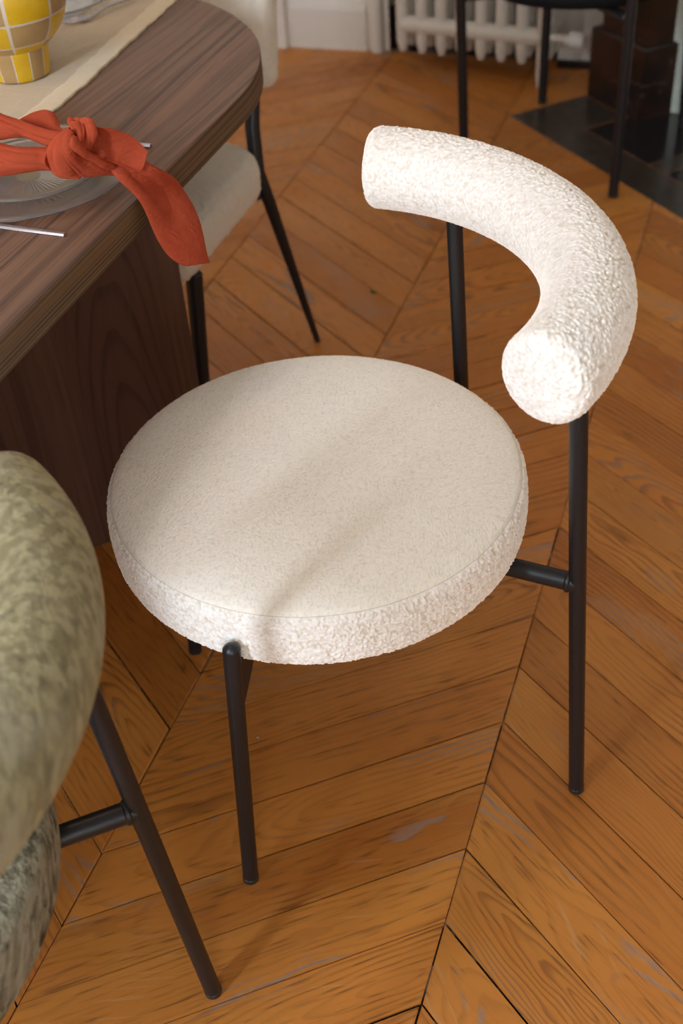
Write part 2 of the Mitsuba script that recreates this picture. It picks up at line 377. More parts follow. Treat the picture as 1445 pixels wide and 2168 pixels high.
put('floor__plank_field', trimesh.Trimesh(np.vstack(V), np.vstack(F), process=False), 'm_oak', uv=np.vstack(U))
tag('floor__plank_field', kind='stuff')

# ------------------------------------------------------------------ round-back chairs
def disc_grid(R, n):
    """A round disc meshed as a square grid bent to a circle, with its rim's vertex order."""
    t = np.linspace(-1, 1, n + 1)
    X, Y = np.meshgrid(t, t, indexing='ij')
    r = np.maximum(np.abs(X), np.abs(Y)); 
    with np.errstate(divide='ignore', invalid='ignore'):
        ph = np.where(np.abs(X) >= np.abs(Y), np.where(X != 0, (np.pi / 4) * Y / X, 0) + np.where(X < 0, np.pi, 0), np.pi / 2 - (np.pi / 4) * X / np.where(Y == 0, 1, Y) + np.where(Y < 0, np.pi, 0))
    x, y = R * r * np.cos(ph), R * r * np.sin(ph)
    id_ = np.arange((n + 1) ** 2).reshape(n + 1, n + 1)
    a, b, c, d = id_[:-1, :-1].ravel(), id_[1:, :-1].ravel(), id_[1:, 1:].ravel(), id_[:-1, 1:].ravel()
    return np.stack([x.ravel(), y.ravel()], 1), np.vstack([np.stack([a, b, c], 1), np.stack([a, c, d], 1)])

SEAT_Z, SEAT_R = 0.4936, 0.2528
def seat_meshes(zb, n, seed, loops):
    """Cushion top (inside the seam) and cushion side (outside it)."""
    rs, zs = 0.2462, SEAT_Z - 0.0135
    xy, f = disc_grid(rs, n)
    r = np.hypot(*xy.T)
    z = zs + 0.0125 * np.clip(1 - (r / rs) ** 7, 0, 1) ** 0.60 + 0.0045 * np.clip(1 - (r / rs) ** 2, 0, 1) - 0.0007 * np.exp(-((rs - r) / 0.0014) ** 2)
    top = trimesh.Trimesh(np.c_[xy, z], f, process=False)
    cp = np.array([(rs, zs - 0.0007), (rs + 0.0020, zs - 0.0022), (0.2502, zs - 0.0068), (0.2520, zs - 0.015), (SEAT_R + 0.0004, (zs + zb) / 2), (SEAT_R - 0.0008, zb + 0.020), (SEAT_R - 0.006, zb + 0.007), (0.238, zb + 0.001), (0.20, zb), (0.01, zb)])
    L = np.r_[0, np.cumsum(np.hypot(*np.diff(cp, axis=0).T))]
    step = 2 * np.pi * rs / (4 * n)
    cut = L[7]
    u = np.r_[np.linspace(0, cut, max(12, int(cut / step))), [L[8], L[9]]]
    from scipy.interpolate import PchipInterpolator
    p = np.stack([PchipInterpolator(L, cp[:, 0])(u), PchipInterpolator(L, cp[:, 1])(u)], 1)
    m = 4 * n
    k = np.linspace(0, 2 * np.pi, m, endpoint=False)
    v = np.stack([p[:, :1] * np.cos(k), p[:, :1] * np.sin(k), np.repeat(p[:, 1:], m, 1)], -1).reshape(-1, 3)
    fs = grid_faces(len(p), m, True)[:, ::-1]
    side = trimesh.Trimesh(v, fs, process=False)
    ct = cs_ = None
    if loops:
        V, N = np.array(top.vertices), vnorm(top)
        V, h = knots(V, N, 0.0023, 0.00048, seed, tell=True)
        V[:, 2] += 0.0010 * (meshkit.fbm(V * 26, 3, seed) - 0.5)
        top = trimesh.Trimesh(V, f, process=False)
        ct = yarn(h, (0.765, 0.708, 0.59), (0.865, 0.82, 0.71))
        V, N = np.array(side.vertices), vnorm(side)
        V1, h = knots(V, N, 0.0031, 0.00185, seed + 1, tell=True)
        w = np.clip((L[0] + np.repeat(u, m)) / 0.006, 0, 1)[:, None]
        V = V + (V1 - V) * w
        side = trimesh.Trimesh(V, fs, process=False)
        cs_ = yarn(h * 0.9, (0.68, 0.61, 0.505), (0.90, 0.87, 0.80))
    top.metadata['col'], side.metadata['col'] = ct, cs_
    return top, side

def tube_mesh(Rb, phi, rr, zc, step, seed, loops):
    """The bent roll of the backrest with blunt, softly rounded ends."""
    ec = 0.016
    arc = Rb * (phi[0] + phi[1]) / 2; mid_t = (phi[1] - phi[0]) / 2
    u = [(-arc + ec - ec * math.sin(a), rr - ec * (1 - math.cos(a))) for a in np.radians(np.linspace(90, 0, max(4, int(0.025 / step))))]
    flat = [(-arc, q) for q in np.linspace(0.00002, rr - ec, max(3, int((rr - ec) / step)))[:-1]]
    mid = [(x, rr) for x in np.linspace(-arc + ec, arc - ec, int(2 * (arc - ec) / step))[1:-1]]
    half = flat + u
    prof = half + mid + [(-a, b) for a, b in reversed(half)]
    n = int(2 * math.pi * rr / step)
    k = np.linspace(0, 2 * np.pi, n, endpoint=False)
    pr = np.array(prof)
    # ring centres on the arc; the end caps lie in the plane across its tangent
    s = np.clip(pr[:, 0], -arc + 1e-6, arc - 1e-6)
    t = s / Rb + mid_t
    v = np.stack([(Rb + pr[:, 1:] * np.cos(k)) * np.cos(t)[:, None], (Rb + pr[:, 1:] * np.cos(k)) * np.sin(t)[:, None], zc + 1.04 * pr[:, 1:] * np.sin(k)], -1)
    m = trimesh.Trimesh(v.reshape(-1, 3), grid_faces(len(pr), n, True), process=False)
    V, N = np.array(m.vertices), vnorm(m)
    cen = V - np.stack([Rb * np.cos(np.arctan2(V[:, 1], V[:, 0])), Rb * np.sin(np.arctan2(V[:, 1], V[:, 0])), np.full(len(V), zc)], 1)
    if (N * cen).sum(1).mean() < 0:
        m.invert(); N = -N
    if loops:
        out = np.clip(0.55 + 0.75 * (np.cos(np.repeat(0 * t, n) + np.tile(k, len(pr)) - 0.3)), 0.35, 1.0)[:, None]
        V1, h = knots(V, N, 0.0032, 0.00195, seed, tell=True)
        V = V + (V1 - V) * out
        m = trimesh.Trimesh(V, m.faces, process=False)
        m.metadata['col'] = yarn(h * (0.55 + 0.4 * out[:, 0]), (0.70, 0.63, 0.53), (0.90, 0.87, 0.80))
    return m

def round_chair(loc, yaw, fab_top, fab_side, seed, zb=0.4016, n=430, step=0.00095, loops=True, legr=0.0102, fab_back=None, label='', group=None, seam=True, phi=(0.975, 1.03), rear=((0.279, 0.2125), (0.242, 0.187)), front=((-0.180, 0.2125), (-0.1515, 0.2185))):
    key = thing('dining_chair')
    c, s = math.cos(yaw), math.sin(yaw)
    R = np.array([[c, -s, 0], [s, c, 0], [0, 0, 1.0]]); L = np.array([loc[0], loc[1], loc[2] if len(loc) > 2 else 0.0])
    def P(m, part, mat, smooth=True):
        m = m.copy(); m.vertices = m.vertices @ R.T + L
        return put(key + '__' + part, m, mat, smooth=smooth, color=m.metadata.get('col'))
    top, side = seat_meshes(zb, n, seed, loops)
    sk = P(side, 'seat', fab_side)
    P(top, 'seat__cushion_top', fab_top)
    if seam:
        k = np.linspace(0, 2 * np.pi, 241)
        ring = np.stack([0.2468 * np.cos(k), 0.2468 * np.sin(k), np.full_like(k, SEAT_Z - 0.0143)], 1)
        P(rod(ring, 0.0005, 6), 'seat__seam', 'm_seam')
    P(tube_mesh(0.3044, phi, 0.0472, 0.727, step, seed + 5, loops), 'backrest', fab_back or fab_side)
    plate = lathe([(0, zb - 0.006), (0.15, zb - 0.006), (0.15, zb + 0.004), (0, zb + 0.004)], 40)
    P(plate, 'seat_frame', 'm_steel_black', 30)
    for sd in (-1, 1):
        foot = np.array([rear[0][0], sd * rear[0][1], 0.004]); topp = np.array([rear[1][0], sd * rear[1][1], 0.705])
        P(rod([foot, topp], legr, 24), 'leg', 'm_steel_black', 40)
        lk = [q for q in scene if q.startswith(key + '__leg')][-1]
        d = (topp - foot) / np.linalg.norm(topp - foot)
        m = rod([foot - d * 0.004, foot + d * 0.006], legr * 1.04, 24); m.vertices = m.vertices @ R.T + L
        put(lk + '__glide', m, 'm_glide', smooth=40)
        q = foot + d * ((zb - 0.0125 - foot[2]) / d[2])
        inn = np.array([0.10, sd * 0.07, q[2] + 0.001])
        dd = (inn - q) / np.linalg.norm(inn - q)
        m = cat(rod([q, inn], 0.0115, 24), rod([q + dd * (legr - 0.003), q + dd * (legr + 0.004)], 0.0135, 24))
        P(m, 'seat_strut', 'm_steel_black', 40)
    for sd in (-1, 1):
        foot = np.array([front[0][0], sd * front[0][1], 0.004]); topp = np.array([front[1][0], sd * front[1][1], 0.447])
        P(rod([foot, topp], legr, 24, round1=True), 'leg', 'm_steel_black', 40)
        lk = [q for q in scene if q.startswith(key + '__leg') and not q.endswith('glide')][-1]
        d = (topp - foot) / np.linalg.norm(topp - foot)
        m = rod([foot - d * 0.004, foot + d * 0.006], legr * 1.04, 24); m.vertices = m.vertices @ R.T + L
        put(lk + '__glide', m, 'm_glide', smooth=40)
        # triangular plate that holds the cushion off the leg
        inward = np.array([-front[1][0], -sd * front[1][1], 0]); inward /= np.linalg.norm(inward)
        side_ = np.array([-inward[1], inward[0], 0]) * 0.0025
        a0 = topp * np.array([1, 1, 0]) + inward * 0.004
        tri = [a0 + [0, 0, zb + 0.012], a0 + inward * 0.05 + [0, 0, zb - 0.0005], a0 + [0, 0, zb - 0.052], a0 + inward * 0.05 + [0, 0, zb - 0.006]]
        pts = np.array([t + s_ for t in tri for s_ in (side_, -side_)])
        P(trimesh.convex.convex_hull(pts), 'bracket', 'm_steel_black', False)
    tag(key, label, 'chair', group)
    return key

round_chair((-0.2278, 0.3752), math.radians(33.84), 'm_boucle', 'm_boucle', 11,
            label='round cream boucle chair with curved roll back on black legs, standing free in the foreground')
round_chair((-0.518, -0.279), math.radians(1.6), 'm_chenille_seat', 'm_chenille_seat', 31, fab_back='m_chenille', n=120, step=0.004, loops=False, seam=False,
            label='mottled sage green chair cut off at the left edge, tucked under the table')
round_chair((-0.257, 2.384, 0.0012), math.radians(254.86), 'm_black_pad', 'm_black_pad', 51, zb=0.447, n=60, step=0.008, loops=False, seam=False, legr=0.0125, phi=(1.0, 1.0),
            rear=((0.185, 0.2125), (0.205, 0.222)), front=((-0.279, 0.2125), (-0.2535, 0.198)),
            label='all black chair in the background standing on the hearth in front of the radiator')

# ------------------------------------------------------------------ boucle chair at the head of the table
def far_chair():
    key = thing('side_chair')
    # seat: rounded square cushion
    x0, x1, y0, y1, z0, z1 = -1.13, -0.640, 0.845, 1.29, 0.385, 0.470
    from shapely.geometry import box as sbox
    sh = sbox(x0 + 0.09, y0 + 0.09, x1 - 0.09, y1 - 0.09).buffer(0.09, 24)
    rings = []
    for ins, z in ((0.03, z0), (0.010, z0 + 0.004), (0.001, z0 + 0.02), (0.0, z1 - 0.035), (0.006, z1 - 0.013), (0.020, z1 - 0.003), (0.05, z1 + 0.001), (0.12, z1 + 0.006)):
        g = sh.buffer(-ins, 24)
        ln = g.exterior
        rings.append(np.array([(*ln.interpolate(t, normalized=True).coords[0], z) for t in np.linspace(0, 1, 220, endpoint=False)]))
    def align(r, ref):
        i = np.argmin(np.hypot(*(r[:, :2] - ref).T)); return np.roll(r, -i, 0)
    rings = [align(r, rings[0][0, :2] if i else r[0, :2]) for i, r in enumerate(rings)]
    v = np.vstack(rings + [np.array([[(x0 + x1) / 2, (y0 + y1) / 2, z1 + 0.008], [(x0 + x1) / 2, (y0 + y1) / 2, z0]])])
    n = 220
    f = grid_faces(len(rings), n, True).tolist()
    tp, bt = len(v) - 2, len(v) - 1
    for i in range(n):
        f.append([(len(rings) - 1) * n + i, (len(rings) - 1) * n + (i + 1) % n, tp]); f.append([(i + 1) % n, i, bt])
    m = trimesh.Trimesh(v, f, process=False); m.fix_normals()
    m = m.subdivide().subdivide()
    V, N = np.array(m.vertices), vnorm(m)
    m = trimesh.Trimesh(knots(V, N, 0.006, 0.0022, 3), m.faces, process=False)
    put(key + '__seat', m, 'm_seat_far', smooth=True)
    # back: curved upholstered panel
    W0, W1, zb, zt = -1.135, -0.622, 0.570, 0.86
    a = np.linspace(0, 1, 90); b = np.linspace(0, 2 * np.pi, 130, endpoint=False)
    hz, hy = (zt - zb) / 2, 0.034
    v = []
    for t in a:
        x = W0 + (W1 - W0) * t
        e = min(t, 1 - t) * (W1 - W0)
        sc = 1.0 if e > 0.03 else math.sqrt(max(1e-4, 1 - ((0.03 - e) / 0.03) ** 2))
        yc = 1.375 - 0.055 * (2 * t - 1) ** 2
        cs, sn = np.cos(b), np.sin(b)
        pz = np.sign(sn) * np.abs(sn) ** 0.35 * (hz - 0.02 * (1 - sc)); py = np.sign(cs) * np.abs(cs) ** 0.35 * hy * (0.25 + 0.75 * sc)
        v.append(np.stack([np.full_like(b, x), yc + py + 0.16 * (pz), zb + hz + pz], 1))
    v = np.vstack(v)
    f = grid_faces(len(a), len(b), True).tolist()
    c0, c1 = len(v), len(v) + 1
    v = np.vstack([v, v[:len(b)].mean(0), v[-len(b):].mean(0)])
    for i in range(len(b)):
        f.append([c0, (i + 1) % len(b), i]); o_ = (len(a) - 1) * len(b); f.append([c1, o_ + i, o_ + (i + 1) % len(b)])
    m = trimesh.Trimesh(v, f, process=False); m.fix_normals(); m = m.subdivide()
    V, N = np.array(m.vertices), vnorm(m)
    m = trimesh.Trimesh(knots(V, N, 0.0055, 0.0024, 5), m.faces, process=False)
    put(key + '__backrest', m, 'm_seat_far', smooth=True)
    cx = (x0 + x1) / 2
    for mir in (1, -1):
        X = lambda x: x if mir == 1 else 2 * cx - x
        put(key + '__leg', rod([(X(-0.607), 1.351, 0.0), (X(-0.650), 1.272, 0.36), (X(-0.662), 1.262, 0.42), (X(-0.670), 1.280, 0.50), (X(-0.668), 1.315, 0.62)], [0.0065, 0.0125, 0.014, 0.014, 0.013], 16), 'm_steel_black', smooth=40)
        put(key + '__leg', rod([(X(-0.668), 0.905, 0.0), (X(-0.650), 0.930, 0.392)], [0.0115, 0.0150], 16), 'm_steel_black', smooth=40)
    put(key + '__seat_frame', cat(box(-1.11, 1.245, 0.370, -0.655, 1.275, 0.387, 0.003), box(-1.06, 0.95, 0.370, -0.71, 0.98, 0.387, 0.003), box(-0.90, 0.92, 0.370, -0.87, 1.25, 0.387, 0.003)), 'm_steel_black')
    tag(key, 'cream boucle chair with tapered black legs half hidden behind the rounded end of the table', 'chair')
far_chair()

# ------------------------------------------------------------------ table
TZ, TH, CX, HWD = 0.75, 0.041, -0.910, 0.4375
YTIP0, YTIP1 = 0.812, -0.30
k = np.linspace(0, np.pi, 61)
outline = np.vstack([np.stack([CX + HWD * np.cos(k), YTIP0 + HWD * np.sin(k)], 1), np.stack([CX - HWD * np.cos(k), YTIP1 - HWD * np.sin(k)], 1)])
def slab(out, z0, z1, bev):
    c = out.mean(0)
    n = len(out)
    e = np.roll(out, -1, 0) - np.roll(out, 1, 0); nn = np.stack([e[:, 1], -e[:, 0]], 1); nn /= np.linalg.norm(nn, axis=1, keepdims=True)
    rings = [np.c_[out - nn * bev, np.full(n, z0)], np.c_[out, np.full(n, z0 + bev)], np.c_[out, np.full(n, z1 - bev)], np.c_[out - nn * bev, np.full(n, z1)]]
    v = np.vstack(rings + [[[*c, z0], [*c, z1]]])
    f = grid_faces(4, n, True).tolist()
    for i in range(n):
        j = (i + 1) % n
        f += [[4 * n, j, i], [4 * n + 1, 3 * n + i, 3 * n + j]]
    return trimesh.Trimesh(v, f, process=False)
tkey = thing('dining_table')
put(tkey + '__tabletop', slab(outline, TZ - TH, TZ, 0.0014), 'm_walnut', smooth=30)
def panel(p, q, th):
    p, q = np.array(p), np.array(q); d = (q - p) / np.linalg.norm(q - p); nn = np.array([-d[1], d[0]]) * th
    pts = [(*(a + b), z) for a in (p, q) for b in (0 * nn, nn) for z in (0.0, TZ - TH + 0.0005)]
    return trimesh.convex.convex_hull(np.array(pts))
put(tkey + '__leg_panel', panel((-1.218, 0.182), (-0.602, 0.798), 0.038), 'm_walnut_leg')
put(tkey + '__leg_panel', panel((-0.82, -0.52), (-1.25, -0.09), 0.038), 'm_walnut_leg')
tag(tkey, 'walnut veneer dining table with a rounded end and slanted panel legs', 'table')

# table runner
ny, nx = 300, 110
ys = np.linspace(-0.66, 1.20, ny); ts = np.linspace(0, 1, nx)
v = np.zeros((ny, nx, 3)); runner_d = []
smooth01 = lambda t: np.clip(t, 0, 1)
for i, y in enumerate(ys):
    xr = float(np.interp(y, [-1.0, 0.4, 0.715, 0.813, 0.975, 1.115, 1.25], [-0.712, -0.706, -0.709, -0.711, -0.724, -0.733, -0.742])) + 0.0009 * math.sin(y * 70) + 0.0008 * math.sin(y * 163 + 1); xl = -1.10 + 0.002 * math.sin(y * 8 + 2)
    x = xr + (xl - xr) * ts
    ww = meshkit.fbm(np.stack([x * 9, np.full_like(x, y * 5), 0 * x], 1), 3, 4) - 0.45
    hem = 0.0011 * smooth01((xr - 0.036 - x) / -0.003) + 0.0003; runner_d.append(xr - x)
    wr = 0.0035 * np.exp(-((x + 0.86 + 0.10 * (y - 0.95)) / 0.012) ** 2) * math.exp(-((y - 0.96) / 0.10) ** 2) + 0.003 * np.exp(-((x + 0.80 - 0.3 * (y - 0.9)) / 0.010) ** 2) * math.exp(-((y - 0.93) / 0.06) ** 2)
    v[i] = np.stack([x, np.full_like(x, y), TZ + 0.0012 + hem + np.maximum(0, ww) * 0.0042 + wr], 1)
low = v.copy(); low[..., 2] = TZ + 0.0002
allv = np.concatenate([v.reshape(-1, 3), low.reshape(-1, 3)])
f = np.vstack([grid_faces(ny, nx)[:, ::-1], grid_faces(ny, nx) + ny * nx])
edge = [(i * nx, (i + 1) * nx) for i in range(ny - 1)] + [((i + 1) * nx + nx - 1, i * nx + nx - 1) for i in range(ny - 1)] + [(j + 1, j) for j in range(nx - 1)] + [((ny - 1) * nx + j, (ny - 1) * nx + j + 1) for j in range(nx - 1)]
ef = []
for a, b in edge: ef += [[a, b, b + ny * nx], [a, b + ny * nx, a + ny * nx]]
m = trimesh.Trimesh(allv, np.vstack([f, ef]), process=False); m.fix_normals()
rd = np.tile(np.array(runner_d).ravel(), 2)
put('table_runner', m, 'm_runner', smooth=True, uv=np.stack([rd, allv[:, 1]], 1))
tag('table_runner', 'natural beige linen runner laid along the middle of the walnut table', 'table runner')

# ------------------------------------------------------------------ vase
def vase():
    c = np.array([-0.829, 0.836]); z0 = TZ + 0.0028
    key = thing('vase')
    nk = 144
    k = np.linspace(0, 2 * np.pi, nk + 1)
    def rev(pr, vv, cols, ph, part):
        pr = np.array(pr); vv = np.array(vv)
        v = np.stack([c[0] + pr[:, :1] * np.cos(k), c[1] + pr[:, :1] * np.sin(k), np.repeat(pr[:, 1:], nk + 1, 1)], -1).reshape(-1, 3)
        uv = np.stack(np.broadcast_arrays((k[None] + ph) / (2 * np.pi) * cols, vv[:, None]), -1).reshape(-1, 2)
        m = trimesh.Trimesh(v, grid_faces(len(pr), nk + 1), process=False)
        put(key + '__' + part, m, 'm_vase', smooth=True, uv=uv)
    t = np.linspace(0, 1, 14)
    zc, R = 0.905, 0.0885
    zj = z0 + 0.046
    foot = [(0.001, z0)] + [(0.041, z0), (0.0425, z0 + 0.002)] + [(0.0425 + 0.006 * s, z0 + 0.002 + 0.044 * s) for s in t[1:]]
    rev(foot, [4.5] * 3 + [4.5] * 13, 12, 0.62, 'foot')
    # body: bulging bowl closing to a wide neck
    ph = np.linspace(math.asin(0.0465 / R), math.radians(140), 60)
    zb0 = zc - R * math.cos(ph[0])
    body = [(R * math.sin(a), zj - 0.004 + (zc - R * math.cos(a) - zb0)) for a in ph]
    rows = [1.444 + (a - ph[0]) / math.radians(27) for a in ph]
    top = body[-1]
    body += [(top[0] - 0.004, top[1] + 0.006), (top[0] - 0.004, top[1] + 0.03), (top[0] - 0.010, top[1] + 0.03), (top[0] - 0.010, top[1]), (0.03, top[1] - 0.02), (0.001, zj)]
    rows += [rows[-1] + 0.1, rows[-1] + 0.6] + [rows[-1] + 0.7] * 4
    rev(body, rows, 8, 0.62 + 0.393, 'body')
    tag(key, 'footed vase with yellow and tan checks outlined in cream, on the runner', 'vase')
vase()

# ------------------------------------------------------------------ pressed glass plates
def plate(c, z, r, rise, name, label, thick=0.0042):
    nk = 240
    k = np.linspace(0, 2 * np.pi, nk, endpoint=False)
    q = np.array([(0.0008, 0.0), (0.10, 0.0), (0.20, 0.0), (0.30, 0.0), (0.42, 0.0), (0.54, 0.0), (0.64, 0.001), (0.70, 0.05), (0.75, 0.22), (0.80, 0.45), (0.86, 0.66), (0.92, 0.84), (0.97, 0.97), (1.0, 1.0)])
    from scipy.interpolate import PchipInterpolator
    u = np.linspace(0, 1, 64); Lq = np.r_[0, np.cumsum(np.hypot(np.diff(q[:, 0]), np.diff(q[:, 1]) * 0.3))]; Lq /= Lq[-1]
    rr = PchipInterpolator(Lq, q[:, 0])(u) * r; zz = PchipInterpolator(Lq, q[:, 1])(u) * rise
    rib = np.clip((rr / r - 0.16) / 0.05, 0, 1) * np.clip((0.62 - rr / r) / 0.05, 0, 1)
    bead = np.exp(-((rr / r - 0.74) / 0.02) ** 2) + np.exp(-((rr / r - 0.88) / 0.02) ** 2)
    up = thick + zz[:, None] + 0.0006 * rib[:, None] * np.cos(60 * k)[None] + 0.0007 * bead[:, None] * np.cos(110 * k)[None]
    lo = np.repeat(zz[:, None], nk, 1)
    def ring(rad, h): return np.stack([c[0] + rad[:, None] * np.cos(k), c[1] + rad[:, None] * np.sin(k), z + h], -1).reshape(-1, 3)
    # foot ring underneath keeps the outline closed
    rads = np.r_[rr, [r + 0.0016], rr[::-1]]
    hs = np.vstack([lo, np.full((1, nk), rise + thick * 0.5), up[::-1]])
    v = ring(rads, hs)
    f = grid_faces(len(rads), nk, True)
    m = trimesh.Trimesh(v, f, process=False)
    m.merge_vertices(); m.update_faces(m.nondegenerate_faces())
    a = np.array(m.vertices)[m.faces]
    if np.einsum('ij,ij->i', a[:, 0], np.cross(a[:, 1], a[:, 2])).sum() < 0: m.invert()
    kk = put(name, m, 'm_glass', smooth=60)
    tag(kk, label, 'plate')
plate((-0.632, 0.508), TZ + 0.0003, 0.1355, 0.0150, 'glass_plate', 'larger clear pressed glass plate under the smaller one, on the walnut table')
plate((-0.627, 0.510), TZ + 0.0053, 0.0900, 0.0120, 'glass_plate', 'smaller clear ribbed glass plate directly beneath the orange napkin')
plate((-0.93, 1.10), TZ + 0.0072, 0.105, 0.0165, 'glass_plate', 'clear glass plate on the runner behind the checked vase')

# ------------------------------------------------------------------ napkin
def ribbon(A, B, bulge, pleats=0.0, npl=3, th=0.0022, nu=46, nv=26, seed=0, ripple=0.0, valley=0.0):
    """Cloth strip between two edge curves, bulged outwards, pleated lengthwise, closed underneath."""
    A, B = np.array(A), np.array(B)
    def rs(P):
        L = np.r_[0, np.cumsum(np.linalg.norm(np.diff(P, axis=0), axis=1))]; L /= L[-1]
        return CubicSpline(L, P)(np.linspace(0, 1, nu))
    a, b = rs(A), rs(B)
    t = np.linspace(0, 1, nv)
    S = a[:, None] * (1 - t)[None, :, None] + b[:, None] * t[None, :, None]
    du = np.gradient(S, axis=0); dv = np.gradient(S, axis=1)
    N = np.cross(du, dv); N /= np.linalg.norm(N, axis=2, keepdims=True) + 1e-12
    N = meshkit_smooth(N)
    to = CAM - S
    if (N * to).sum() < 0: N = -N
    s = np.linspace(0, 1, nu)[:, None]
    h = bulge * np.sqrt(np.maximum(0, 1 - (2 * t - 1) ** 2))[None]
    h = h * np.ones((nu, 1))
    h = h + ripple * np.sin(s * 9 + 0.5) * np.exp(-s * 1.5) * np.sin(np.pi * t)[None]
    h = h - valley * np.exp(-((t[None] - 0.42 - 0.12 * s) / 0.17) ** 2) * np.sin(np.pi * np.clip(s * 1.5, 0, 1)) ** 0.8
    if pleats:
        ph = npl * np.pi * 2 * t[None] + 1.2 * s + seed
        h = h + pleats * (np.abs(np.sin(ph / 2)) ** 0.6 - 0.6) * np.minimum(1, 6 * np.minimum(t, 1 - t))[None]
    h = h + 0.0016 * (meshkit.fbm(np.stack([S[..., 0] * 60, S[..., 1] * 60, S[..., 2] * 60 + seed], -1), 3, seed) - 0.5)
    top = S + N * h[..., None]
    bot = S - N * th if bulge > 0.004 else top - N * th
    v = np.concatenate([top.reshape(-1, 3), bot.reshape(-1, 3)])
    g = grid_faces(nu, nv); o_ = nu * nv
    fs = [g, g[:, ::-1] + o_]
    e = [(i * nv, (i + 1) * nv) for i in range(nu - 1)] + [((i + 1) * nv + nv - 1, i * nv + nv - 1) for i in range(nu - 1)] + [(j + 1, j) for j in range(nv - 1)] + [((nu - 1) * nv + j, (nu - 1) * nv + j + 1) for j in range(nv - 1)]
    q = []
    for x, y in e: q += [[x, y, y + o_], [x, y + o_, x + o_]]
    m = trimesh.Trimesh(v, np.vstack(fs + [np.array(q)]), process=False)
    m.fix_normals()
    return m
def meshkit_smooth(N):
    for _ in range(4):
        M = N.copy(); M[1:-1] = (N[:-2] + 2 * N[1:-1] + N[2:]) / 4; N = M.copy()
        N[:, 1:-1] = (M[:, :-2] + 2 * M[:, 1:-1] + M[:, 2:]) / 4
    return N / (np.linalg.norm(N, axis=2, keepdims=True) + 1e-12)

